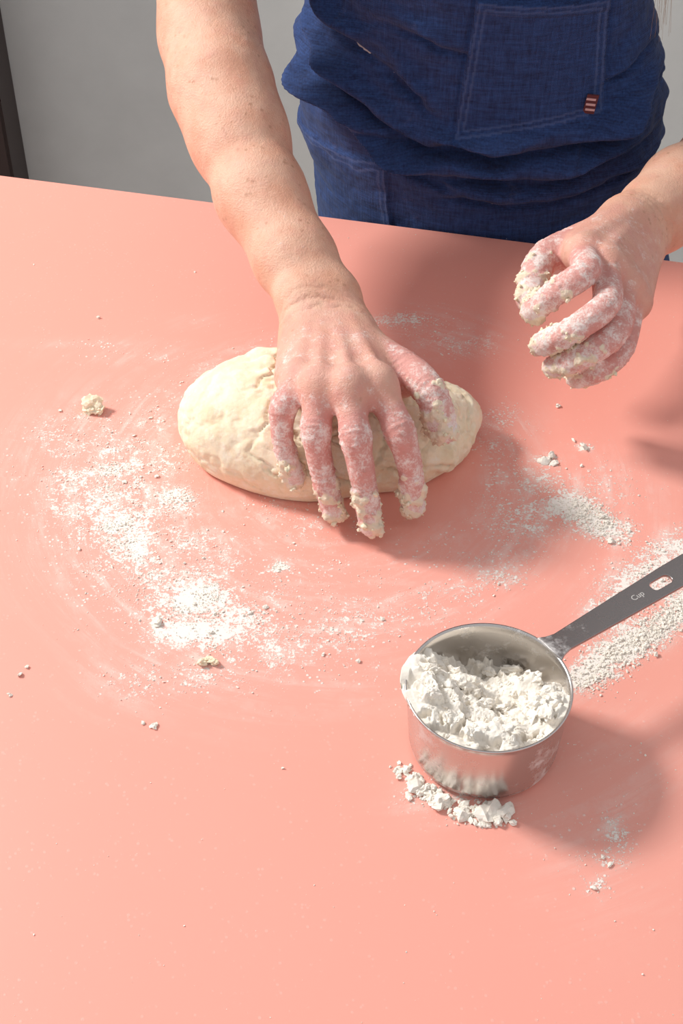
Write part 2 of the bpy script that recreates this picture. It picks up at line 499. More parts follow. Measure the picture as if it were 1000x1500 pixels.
# larger lumps by hand
big = [(-.1035, .5415, .0022), (.023, .544, .0018), (.0093, .5125, .0018), (-.010, .5175, .0011), (-.171, .5085, .0018), (-.174, .503, .0016),
       (-.177, .489, .0013), (-.03, .441, .0009), (-.098, .468, .0016), (-.104, .47, .0010), (-.135, .66, .0011), (-.043, .553, .0012), (-.073, .534, .0016),
       (.155, .693, .0026), (.151, .675, .0014), (.149, .70, .0014), (-.115, .665, .0014), (.129, .384, .0014), (.1195, .371, .0016), (.126, .388, .0013),
       (.143, .735, .0018), (.133, .684, .0032), (.128, .679, .0028), (.134, .677, .0022), (-.173, .835, .0014), (-.185, .73, .0014), (-.155, .60, .0012)]
for (x, y, z) in ((.052, .424, 1), (.041, .431, 1), (.037, .440, 1), (.046, .426, 1), (.0645, .416, 1), (.072, .412, 1)):
    for _ in range(60):
        r = rng.normal(0, .0052, 2); big.append((x+r[0], y+r[1]*.6-.002, float(np.clip(np.exp(rng.normal(-6.95, .6)), .0003, .0046))))
for _ in range(1200):
    t_ = rng.uniform(); a = np.array((.130, .500))*(1-t_)+np.array((.20, .56))*t_
    r = rng.normal(0, .0055, 2); big.append((a[0]+r[0], a[1]+r[1]-.002, float(np.clip(np.exp(rng.normal(-7.9, .55)), .0002, .0022))))
for _ in range(550):
    r = rng.normal(0, 1, 2); big.append((.150+r[0]*.010, .628+r[1]*.007-(r[0]*.005), float(np.clip(np.exp(rng.normal(-7.9, .5)), .0002, .0018))))
big = np.array(big)
k = np.hypot(big[:, 0]-.0731, big[:, 1]-.458) > .0398     # keep lumps out of the cup footprint
big = big[k]
clumps('flour_lumps', np.c_[big[:, 0], big[:, 1], big[:, 2]*.45], big[:, 2], M_FLOUR, fg, base=ICO2, jit=.16, fr=1.1)
clumps('dough_crumb', np.array([(-.1634, .7317, .0045), (-.160, .728, .003), (-.166, .729, .003), (-.0727, .5125, .0018), (-.069, .511, .0018), (-.076, .511, .0016)]),
       np.array([.0062, .0046, .0040, .0030, .0026, .0024]), M_DOUGH, None, base=ICO3, jit=.05, fr=1.1, flat=.8)

# ------------------------------------------------------------------ measuring cup
CC = np.array([.0731, .458, 0.])
def cup():
    root = empty('measuring_cup')
    prof = [(.0, .0006), (.030, .0006), (.0355, .0012), (.0378, .0035), (.0386, .007), (.0396, .022), (.0406, .040), (.0408, .0432), (.0414, .0444), (.0419, .0449),
            (.0416, .0455), (.0408, .0454), (.0401, .0446), (.0398, .040), (.0388, .022), (.0378, .007), (.0365, .0035), (.034, .0022), (.0, .002)]
    n = 160; vs = []; fs = []; fl = []
    for j, (r, z) in enumerate(prof):
        for i in range(n):
            a = 2*math.pi*i/n
            vs.append((CC[0]+r*math.cos(a), CC[1]+r*math.sin(a), z))
            if j < 10:
                w = .22+.32*math.exp(-((a-3.9)/.45)**2)+.35*math.exp(-((a-5.5)/.35)**2)*(1 if z < .03 else .3)
                w += .25*(z < .006)
            else:
                w = .36
            fl.append(w)
    for j in range(len(prof)-1):
        for i in range(n):
            a, b = j*n+i, j*n+(i+1) % n
            fs.append((a, b, b+n, a+n))
    mesh_obj('cup_body', vs, np.array(fs), M_STEEL, root, attrs={'flour': fl})
    # handle: flat strip with a rounded slot
    ang = math.radians(35.5); L0 = .0405; L1 = .150
    cu = bpy.data.curves.new('handle', 'CURVE'); cu.dimensions = '2D'; cu.fill_mode = 'BOTH'
    cu.extrude = .0006; cu.bevel_depth = .0004; cu.bevel_resolution = 2
    def spl(pts):
        s = cu.splines.new('POLY'); s.points.add(len(pts)-1); s.use_cyclic_u = True
        for q, p in zip(s.points, pts): q.co = (p[0], p[1], 0, 1)
    top = [(L0, .0085), (L0+.003, .0070), (L0+.008, .0058), (L0+.02, .0062), (L0+.05, .0072), (L0+.085, .0082)]
    end = [(L1-.009+.009*math.sin(t), .0083*math.cos(t)) for t in np.linspace(0.15, math.pi-.15, 14)]
    spl(top+end+[(x, -y) for x, y in reversed(top)])
    hx = L0+.078; hl, hw, hr = .0072, .0036, .003
    hole = []
    for cx, cy, a0 in ((hl-hr, hw-hr, 0), (-hl+hr, hw-hr, 90), (-hl+hr, -hw+hr, 180), (hl-hr, -hw+hr, 270)):
        for t in range(0, 91, 18):
            q = math.radians(a0+t); hole.append((hx+cx+hr*math.cos(q), cy+hr*math.sin(q)))
    spl(hole)
    o = bpy.data.objects.new('tmp', cu); bpy.context.collection.objects.link(o)
    dg = bpy.context.evaluated_depsgraph_get(); me = bpy.data.meshes.new_from_object(o.evaluated_get(dg))
    bpy.data.objects.remove(o)
    at = me.attributes.new('flour', 'FLOAT', 'POINT')
    at.data.foreach_set('value', [max(0, .75-(v.co.x-L0)*30) for v in me.vertices])
    me.materials.append(M_HANDLE)
    h = bpy.data.objects.new('handle', me); link(h, root)
    h.location = (CC[0], CC[1], .0448); h.rotation_euler = (0, math.radians(-1.0), ang)
    tx = bpy.data.curves.new('engraving', 'FONT'); tx.body = 'Cup'; tx.size = .0048; tx.extrude = .00003; tx.align_x = 'CENTER'; tx.align_y = 'CENTER'
    to = bpy.data.objects.new('engraving', tx); link(to, h); tx.materials.append(M_INK)
    to.location = (L0+.061, 0, .00103)
    # flour heap (polar grid so that it meets the wall everywhere)
    nr, na = 150, 460
    rr_ = np.linspace(0, 1, nr)**.8; aa_ = np.linspace(0, 2*np.pi, na, endpoint=False)
    Rg, Ag = np.meshgrid(rr_, aa_, indexing='ij')
    R = .0392
    X = Rg*R*np.cos(Ag); Y = Rg*R*np.sin(Ag)
    def height(X, Y):
        z = .0410-.022*sstep(-.010, .032, Y)*sstep(-.040, -.005, X)-.004*sstep(-.034, -.04, Y)
        z = z+.009*np.exp(-((X+.028)/.011)**2-((Y-.004)/.020)**2)
        z = z-.010*np.exp(-((X-.008)/.014)**2-((Y+.005)/.012)**2)
        z = z+.0115*np.exp(-((X-.020)/.0075)**2-((Y-.010)/.0065)**2)+.007*np.exp(-((X-.031)/.007)**2-((Y+.002)/.009)**2)
        z = z+.006*np.exp(-((X+.004)/.007)**2-((Y+.027)/.006)**2)-.005*np.exp(-((X-.02)/.010)**2-((Y+.026)/.007)**2)
        z = z+.007*np.exp(-((X+.010)/.006)**2-((Y-.012)/.006)**2)
        sh = X.shape; PP = np.c_[X.ravel(), Y.ravel(), np.zeros(X.size)]
        nz = vnoise(PP, 80, 2., 4).reshape(sh)
        rg = 1-np.abs(vnoise(PP, 110, 9., 3).reshape(sh))*2.4
        z = z+.0085*nz+.0032*rg-.0020
        q = z/.0065+vnoise(PP, 60, 5., 2).reshape(sh)*1.6
        fr = q-np.floor(q)
        z = z+(.0065*(sstep(.35, .65, fr)-fr))*.8          # crumbly ledges
        return z+.0006*vnoise(PP, 520, 4., 2).reshape(sh)
    z = height(X, Y)
    ov = np.exp(-((Ag-2.95)/.50)**2)
    lim = .0440+.0040*ov
    z = np.where(Rg > .93, np.minimum(z, lim), z)
    z = np.where(Rg > .93, np.maximum(z, .0475*ov), z)
    rmax = .0378+(np.minimum(z, .044)-.007)*.0606+.0042*ov*sstep(.85, 1., Rg)
    z[-1] = np.where(ov[-1] > .4, .0440, z[-1])
    X = X*rmax/R; Y = Y*rmax/R
    V = np.c_[(CC[0]+X).ravel(), (CC[1]+Y).ravel(), z.ravel()]
    i = np.arange(nr*na).reshape(nr, na); j = np.roll(i, -1, 1)
    F = np.stack([i[:-1], i[1:], j[1:], j[:-1]], -1).reshape(-1, 4)
    mesh_obj('flour_fill', V, F[na:], M_FLOUR, root)
    n = 420; a = rng.uniform(0, 2*np.pi, n); q = .92*np.sqrt(rng.uniform(size=n))
    q[0] = 0; q[1:22] *= .85
    ii = np.clip(((q**1.25)*(nr-1)).astype(int), 0, nr-1); jj = (a/(2*np.pi)*na).astype(int) % na
    s = np.clip(np.exp(rng.normal(-7.3, .65, n)), .0003, .0038); s[0] = .003; s[1:22] = rng.uniform(.0025, .0046, 21)
    clumps('flour_clods', np.c_[CC[0]+X[ii, jj], CC[1]+Y[ii, jj], z[ii, jj]-s*.1], s, M_FLOUR, root, base=ICO3, jit=.06, fr=1.1, flat=.8)
cup()

# ------------------------------------------------------------------ hands and arms (one continuous surface each)
def finish_arm(name, vol, chains, wrist, parent, dorsal, seed, nailr=.0052, dgh=1.0):
    V, F = vol.mesh(2)
    Nn = normals(V, F)
    tip = np.zeros(len(V)); fing = np.zeros(len(V)); nail = np.zeros(len(V)); crease = np.zeros(len(V))
    for pts, rad in chains:
        segs = []
        for a, b in zip(pts[:-1], pts[1:]): segs.append(np.linalg.norm(np.array(b)-a))
        tot = sum(segs); acc = 0; best = np.full(len(V), 9.); s = np.zeros(len(V))
        for a, b, l in zip(pts[:-1], pts[1:], segs):
            d, t = segd(V, a, b); m = d < best
            s[m] = (acc+t[m]*l)/tot; best[m] = d[m]; acc += l
        near = sstep(.016, .011, best)
        fing = np.maximum(fing, near*sstep(.0, .35, s)); tip = np.maximum(tip, near*sstep(.45, 1., s))
        acc = 0
        for j, l in enumerate(segs[:-1]):
            acc += l
            x = (s-acc/tot)*tot
            crease = np.maximum(crease, near*np.exp(-(x/.005)**2)*(.5+.5*np.cos(x*2*np.pi/.0034)))
        d0 = np.array(pts[-1])-pts[-2]; d0 /= np.linalg.norm(d0)
        dn = dorsal-d0*(dorsal@d0); dn /= np.linalg.norm(dn); sd = np.cross(d0, dn)
        c = np.array(pts[-1])+dn*rad[-1]*.85+d0*.0005
        q = V-c
        e = (q@d0/.0068)**2+(q@sd/nailr)**2+(q@dn/.0045)**2
        nail = np.maximum(nail, sstep(1.25, .85, e))
    dw = np.linalg.norm(V-wrist, axis=1)
    kn = np.mean([np.array(c[0][0]) for c in chains[:4]], 0)
    pal = kn*.75+np.array(wrist)*.25
    hand = np.maximum(fing, sstep(.075, .025, np.linalg.norm(V-pal, axis=1)))
    n1 = vnoise(V, 130, seed, 3); n2 = vnoise(V, 420, seed+5, 2)
    dough = np.clip(tip*1.15*dgh+n1*2.0-.64, 0, 1)*(tip > .05)
    dsp = -.0007*crease + .00025*n2*fing + .00026*n1
    dsp += dough*.0016*(.5+1.8*np.clip(n2+.35, 0, 1))
    dsp += nail*.0003*(dough < .2)
    ax_d = (kn-np.array(wrist)); ax_d /= np.linalg.norm(ax_d)
    xw = (V-wrist)@ax_d
    for x0 in (-.006, -.001, .0045):      # wrist creases
        dsp -= .0008*np.exp(-((xw-x0-.0012*n1*3)/.0010)**2)*sstep(.045, .02, dw)
    V = V+Nn*dsp[:, None]
    flour = np.clip(.22*fing+.26*tip+.36*hand+.04+.08*n1, 0, 1)
    red = np.clip(.62*fing+.42*hand+.4*n1, 0, .9)
    mesh_obj(name, V, F, M_ARM, parent, attrs={'flour': flour, 'red': red, 'nail': nail*(1-dough), 'dough': dough})
    w = (dough > .25)*tip*np.clip(n2+.5, 0, 1); w /= w.sum()
    k = rng.choice(len(V), int(200*dgh), p=w)
    s = np.clip(np.exp(rng.normal(-7.3, .5, len(k))), .0003, .0021)
    clumps(name+'_stuck_dough', V[k]+Nn[k]*s[:, None]*.1, s, M_DOUGH, parent, base=ICO2, jit=.15, fr=1.1, flat=.9, smooth=True)
    return V, F, Nn

woman = empty('woman')

# right arm (left in view), kneading
v1 = Vol((-.145, .585, -.005), (.085, 1.075, .265), .00125)
ax = [(-.075, 1.045, .33), (-.088, 1.012, .25), (-.096, .985, .19), (-.092, .950, .158), (-.082, .906, .140), (-.069, .870, .123), (-.053, .825, .105), (-.030, .776, .088), (-.014, .745, .077), (-.007, .722, .068)]
rr = [.037, .034, .0310, .0315, .0320, .0300, .0262, .0215, .0185, .0170]
v1.chain(ax[:7], rr[:7], .012, .02)
for sgn in (-1, 1):
    p = [np.array(ax[6])+np.array([.002*sgn, 0, 0]), np.array(ax[7])+np.array([.0045*sgn, .002*sgn, 0]), np.array(ax[8])+np.array([.0080*sgn, .003*sgn, 0]), np.array(ax[9])+np.array([.0095*sgn, .003*sgn, 0])]
    v1.chain(p, [.0256, .0192, .0156, .0148], .014, .014)
v1.ball((-.026, .742, .083), .0085, .012)   # ulna head
v1.chain([(-.060, .86, .137), (-.036, .80, .107), (-.018, .755, .092)], [.004, .004, .003], .010)   # extensor tendon ridge
idx1 = [(.021, .654, .082), (.0335, .6300, .066), (.0405, .6225, .042), (.0425, .621, .016)]
mid1 = [(.004, .648, .085), (.008, .6235, .067), (.0130, .6145, .039), (.017, .608, .013)]
rng1 = [(-.013, .653, .082), (-.0150, .6330, .064), (-.0110, .6245, .038), (-.0049, .620, .013)]
pnk1 = [(-.0249, .6666, .076), (-.0345, .6500, .067), (-.0345, .6410, .047), (-.0279, .6365, .025)]
thb1 = [(.014, .710, .064), (.0396, .6802, .0725), (.0525, .6590, .071), (.0605, .6500, .051)]
W1 = np.array(ax[9])
mcs = [idx1[0], mid1[0], rng1[0], pnk1[0]]
for i, m in enumerate(mcs):
    o = np.array([.0125-.0085*i, .002-.0*i, .001])
    v1.chain([W1+o, np.array(m)-np.array([0, 0, .003])], [.0135, .0108], .012)
    v1.chain([W1+o+np.array([0, -.010, .0132]), np.array(m)+np.array([0, .004, .0082])], [.0016, .0024], .0045)
    v1.ball(np.array(m)+np.array([0, -.001, .0020]), .0100 if i < 3 else .0088, .005)
v1.chain([W1+np.array([-.016, -.006, -.004]), (-.028, .682, .064)], [.0135, .0115], .014)   # hypothenar
v1.chain([W1+np.array([.010, -.004, -.004]), (.026, .694, .060), (.036, .682, .064)], [.014, .0145, .012], .014)  # thenar
v1.ball((.0, .685, .066), (.026, .03, .012), .014)
F1 = [(idx1, [.0094, .0083, .0077, .0068]), (mid1, [.0095, .0084, .0078, .0069]), (rng1, [.0092, .0081, .0075, .0067]), (pnk1, [.0082, .0072, .0067, .0060])]
for p, r in F1:
    v1.chain(*spline(p, r), .007, 0)
    v1.ball(p[1], r[1]*1.02, .006)
TR = [.012, .0106, .0100, .0086]
v1.chain(*spline(thb1, TR), .006, 0)
sl, X, Y, Z = v1.sub((-.2, .5, .2), (.2, 1.1, .3), 0)
v1.D[sl] = np.maximum(v1.D[sl], Z-.258)
finish_arm('right_arm_and_hand', v1, F1+[(thb1, TR)], W1, woman, np.array([0, -.9, .45]), 3.)
del v1

# left arm (right in view), relaxed curled hand held above the table
v2 = Vol((.095, .67, .02), (.405, 1.06, .265), .00125)
bx = [(.285, 1.0, .33), (.335, .998, .22), (.355, .995, .12), (.331, .9696, .083), (.282, .927, .0745), (.2412, .888, .0700), (.2175, .8607, .0690), (.1969, .8353, .0707)]
rb = [.037, .036, .0335, .033, .0315, .0290, .0235, .0185]
v2.chain(bx[:6], rb[:6], .012, .02)
up2 = np.array([.45, .1, -.75]); up2 /= np.linalg.norm(up2)
for sgn in (-1, 1):
    p = [np.array(bx[5])+up2*.002*sgn, np.array(bx[6])+up2*.005*sgn, np.array(bx[7])+up2*.0075*sgn]
    v2.chain(p, [.028, .0205, .0172], .014, .014)
idx2 = [(.1512, .7697, .0956), (.1486, .7289, .1100), (.1308, .7225, .0990), (.1183, .7268, .0825)]
mid2 = [(.1654, .760, .0927), (.1601, .7130, .0969), (.1387, .6994, .0870), (.1232, .7075, .0708)]
rng2 = [(.178, .757, .080), (.1682, .7101, .0790), (.1466, .6961, .0700), (.1318, .7050, .0560)]
pnk2 = [(.1857, .7564, .0668), (.1741, .7148, .0610), (.1584, .7046, .0515), (.1482, .7122, .0410)]
thb2 = [(.1765, .8201, .0745), (.1464, .7976, .0837), (.1267, .7743, .086), (.1184, .7502, .0748)]
W2 = np.array(bx[7])
mc2 = [idx2[0], mid2[0], rng2[0], pnk2[0]]
for i, m in enumerate(mc2):
    o = np.array([-.004, 0, .008])*(1.3-i*.85)
    v2.chain([W2+o, np.array(m)], [.0145, .0116], .012)
    v2.chain([W2+o+np.array([0, -.012, .0125]), np.array(m)+np.array([0, -.001, .0115])], [.0016, .0022], .005)
    v2.ball(np.array(m)+np.array([.002, -.002, .003]), .0108 if i < 3 else .0096, .006)
v2.chain([W2+np.array([-.006, 0, .002]), (.160, .800, .080), (.150, .788, .084)], [.0145, .0135, .0115], .014)
v2.chain([W2+np.array([.004, -.006, -.010]), (.186, .775, .062)], [.0135, .0115], .014)
F2 = [(idx2, [.0097, .0092, .0084, .0074]), (mid2, [.0097, .0091, .0083, .0073]), (rng2, [.0095, .0088, .0080, .0071]), (pnk2, [.0085, .0080, .0073, .0065])]
for p, r in F2:
    v2.chain(*spline(p, r), .003, 0)
TR2 = [.0125, .0110, .0102, .0086]
v2.chain(*spline(thb2, TR2), .006, 0)
sl, X, Y, Z = v2.sub((-.2, .5, .2), (.5, 1.1, .3), 0)
v2.D[sl] = np.maximum(v2.D[sl], Z-.258)
finish_arm('left_arm_and_hand', v2, F2+[(thb2, TR2)], W2, woman, np.array([0, -.9, .5]), 11., dgh=.85)
del v2

# ------------------------------------------------------------------ dough
def dough():
    v = Vol((-.125, .60, -.004), (.115, .80, .085), .0014)
    def E(c, r, k=.015, rot=0, op='u'):
        c_, s_ = math.cos(rot), math.sin(rot)
        v.ball(c, r, k, np.array([[c_, s_, 0], [-s_, c_, 0], [0, 0, 1]]), op)
    E((-.048, .687, .020), (.053, .041, .036), .01, -.15)
    E((-.060, .698, .026), (.039, .034, .030), .012, .2)
    E((-.030, .704, .033), (.036, .025, .020), .002, -.25)      # folded flap on top
    E((-.018, .674, .018), (.052, .038, .036), .012)
    E((.026, .682, .018), (.046, .038, .033), .010)
    E((.050, .692, .016), (.036, .034, .027), .003, .5)
    E((.058, .706, .018), (.030, .022, .021), .002, -.5)
    v.chain([(.050, .695, .02), (.076, .704, .017), (.083, .708, .015)], [.020, .0130, .006], .006)
    v.chain([(-.074, .713, .046), (-.052, .720, .050), (-.028, .718, .051), (-.008, .712, .047)], [.006, .007, .007, .006], .0022)
    v.chain([(-.066, .702, .053), (-.046, .708, .0550), (-.030, .700, .0545)], [.004, .0050, .004], .0015)
    v.chain([(-.032, .666, .050), (-.024, .688, .0565), (-.018, .712, .050)], [.005, .006, .005], .0015)
    v.chain([(-.058, .690, .055), (-.045, .694, .0575), (-.030, .688, .056)], [.003, .0040, .003], .0015)
    v.chain([(.056, .665, .032), (.066, .684, .036), (.066, .706, .032)], [.004, .006, .004], .0015)
    v.chain([(.044, .655, .020), (.062, .664, .018), (.074, .682, .016)], [.007, .009, .006], .0015)
    v.D = np.maximum(v.D, -(v.lo[2]+v.h*np.arange(v.n[2])-.0003)[None, None, :]).astype(np.float32)
    V, F = v.mesh(1); Nn = normals(V, F)
    n1 = vnoise(V, 32, 1., 3); n2 = vnoise(V, 120, 6., 3); rd = 1-np.abs(vnoise(V*np.array([1, 1, 1.6]), 34, 4., 3))*2.4
    rd2 = 1-np.abs(vnoise(V*np.array([1, 1.4, 1.6]), 85, 14., 2))*2.4
    top = sstep(.0, .012, V[:, 2])
    wt = .25+.75*sstep(-.065, -.03, V[:, 0])
    V = V+Nn*(top*(.0024*n1+.0009*n2-.0028*sstep(.80, 1., rd)*wt-.0010*sstep(.82, 1., rd2)*wt))[:, None]
    V[:, 2] = np.maximum(V[:, 2], .0002)
    mesh_obj('dough_ball', V, F, M_DOUGH, None)
dough()

# ------------------------------------------------------------------ body
def prof(z, tab):
    zs, vs = zip(*tab); return np.interp(z, zs, vs)
TA = [(-.45, .16), (-.2, .165), (-.05, .140), (.00, .130), (.03, .138), (.06, .140), (.085, .136), (.12, .129), (.18, .114), (.30, .132), (.38, .145), (.43, .13), (.48, .07)]
TB = [(-.45, .10), (-.2, .115), (-.05, .108), (.08, .098), (.18, .095), (.30, .108), (.38, .100), (.43, .085), (.48, .055)]
def Ccen(z):
    b = prof(z, TB); lean = .055*sstep(.10, .45, z)
    w = .010+b-lean; sh = -.022*sstep(-.10, .03, z)-.002*sstep(.05, .10, z)
    return EC[0]+N[0]*w+U[0]*sh, EC[1]+N[1]*w+U[1]*sh
def body():
    lo = np.array((-.24, .80, -.88)); hi = np.array((.46, 1.30, .80)); h = .0065
    cl = Vol(lo, hi, h); sk = Vol(lo, hi, h); tr = Vol(lo, hi, h)
    sl, X, Y, Z = cl.sub(lo, hi, 0)
    cx, cy = Ccen(Z); a = prof(Z, TA); b = prof(Z, TB)
    u = (X-cx)*U[0]+(Y-cy)*U[1]; w = (X-cx)*N[0]+(Y-cy)*N[1]
    d = (np.sqrt((u/a)**2+(w/b)**2)-1)*np.minimum(a, b)
    dt = np.maximum(d, np.maximum(Z-.47, -.12-Z)); cl.D = dt.astype(np.float32)
    dt = np.maximum(d, np.maximum(Z+.10, -.35-Z)); tr.D = (dt+.003).astype(np.float32)
    S1 = EC+U*(-.165)+N*.08+np.array([0, 0, .405]); S2 = EC+U*.145+N*.08+np.array([0, 0, .405])
    cl.chain([EC+N*.08+np.array([0, 0, .41])+U*-.06, S1, (-.078, 1.05, .33), (-.088, 1.018, .245)], [.06, .052, .048, .044], .04, .03)
    cl.chain([EC+N*.08+np.array([0, 0, .41])+U*.04, S2, (.290, 1.0, .32), (.330, .998, .235)], [.06, .052, .048, .044], .04, .03)
    for s in (-1, 1):
        hip = EC+U*.085*s+N*.125
        tr.chain([hip+np.array([0, 0, -.2]), hip+np.array([0, .0, -.45]), hip+N*.02+np.array([0, 0, -.80])], [.088, .062, .045], .03, .03)
        tr.chain([hip+N*.03+np.array([0, 0, -.842]), hip-N*.11+np.array([0, 0, -.85])], [.036, .030], .02)
    nb = EC+N*.085+np.array([-.02, 0, .44]); hc = EC+N*.01+np.array([-.025, 0, .63])
    sk.chain([nb, nb*.5+hc*.5+np.array([0, .012, 0]), hc+np.array([0, .02, -.03])], [.058, .050, .052], .02, .03)
    Fw = -N*.88+np.array([-.05, 0, -.47]); Fw /= np.linalg.norm(Fw); R = np.cross(Fw, [0, 0, 1.]); R /= np.linalg.norm(R); Up = np.cross(R, Fw)
    A = np.array([R, Fw, Up])
    sk.ball(hc, (.072, .090, .088), .02, A)
    sk.ball(hc+Fw*.035-Up*.055, (.050, .048, .055), .03, A)
    sk.ball(hc+Fw*.075-Up*.098, (.018, .014, .014), .02, A)
    sk.chain([hc+Fw*.088+Up*.0, hc+Fw*.108-Up*.036], [.009, .013], .012)
    sk.ball(hc+Fw*.094-Up*.066, (.024, .010, .009), .008, A)
    for s in (-1, 1):
        sk.ball(hc+Fw*.098+R*.032*s+Up*.004, (.016, .012, .010), .008, A, 's')
        sk.ball(hc+R*.075*s-Up*.012-Fw*.005, (.008, .018, .030), .006, A)
    for nm, vol, mat in (('shirt', cl, M_SHIRT), ('trousers', tr, M_TROUS), ('head_and_neck', sk, M_FACE)):
        V, F = vol.mesh(3)
        mesh_obj(nm, V, F, mat, woman)
    for s in (-1, 1):
        c = hc+Fw*.083+R*.032*s+Up*.004
        v, f = ICO3
        mesh_obj('eye_%s' % ('left' if s > 0 else 'right'), v*.0125+c, f, M_EYE, woman)
    hv = Vol(lo, hi, .006)
    hv.ball(hc-Fw*.018+Up*.014, (.084, .092, .088), .02, A)
    hv.ball(hc-Fw*.05-Up*.05, (.075, .055, .075), .03, A)
    for s in (-1, 1):
        hv.chain([hc+R*.072*s+Up*.03, hc+R*.085*s-Up*.07-Fw*.01, hc+R*.10*s+np.array([0, .02, -.22])], [.022, .028, .018], .02, .02)
    hv.ball(hc+Fw*.075-Up*.035, (.062, .060, .085), .012, A, 's')
    V, F = hv.mesh(2)
    st = vnoise(V*np.array([1, 1, .15]), 160, 2., 2)
    V = V+normals(V, F)*(st*.004)[:, None]
    mesh_obj('hair', V, F, M_HAIR, woman)
    cu = bpy.data.curves.new('hair_strands', 'CURVE'); cu.dimensions = '3D'; cu.bevel_depth = .00016; cu.bevel_resolution = 1
    for i in range(14):
        e = np.array([.211+rng.uniform(-.004, .008), .912+rng.uniform(-.006, .006), .168+abs(rng.normal(0, .010))])
        top = hc-np.array([0, 0, .20])+np.array([.12, .02, 0])+rng.normal(0, .004, 3)
        m = (e*.5+top*.5)+rng.normal(0, .006, 3)
        s = cu.splines.new('BEZIER'); s.bezier_points.add(2)
        for bp, p in zip(s.bezier_points, (top, m, e)):
            bp.co = p; bp.handle_left_type = bp.handle_right_type = 'AUTO'
        s.bezier_points[2].radius = .4
    cu.materials.append(M_HAIR)
    link(bpy.data.objects.new('hair_strands', cu), woman)
body()

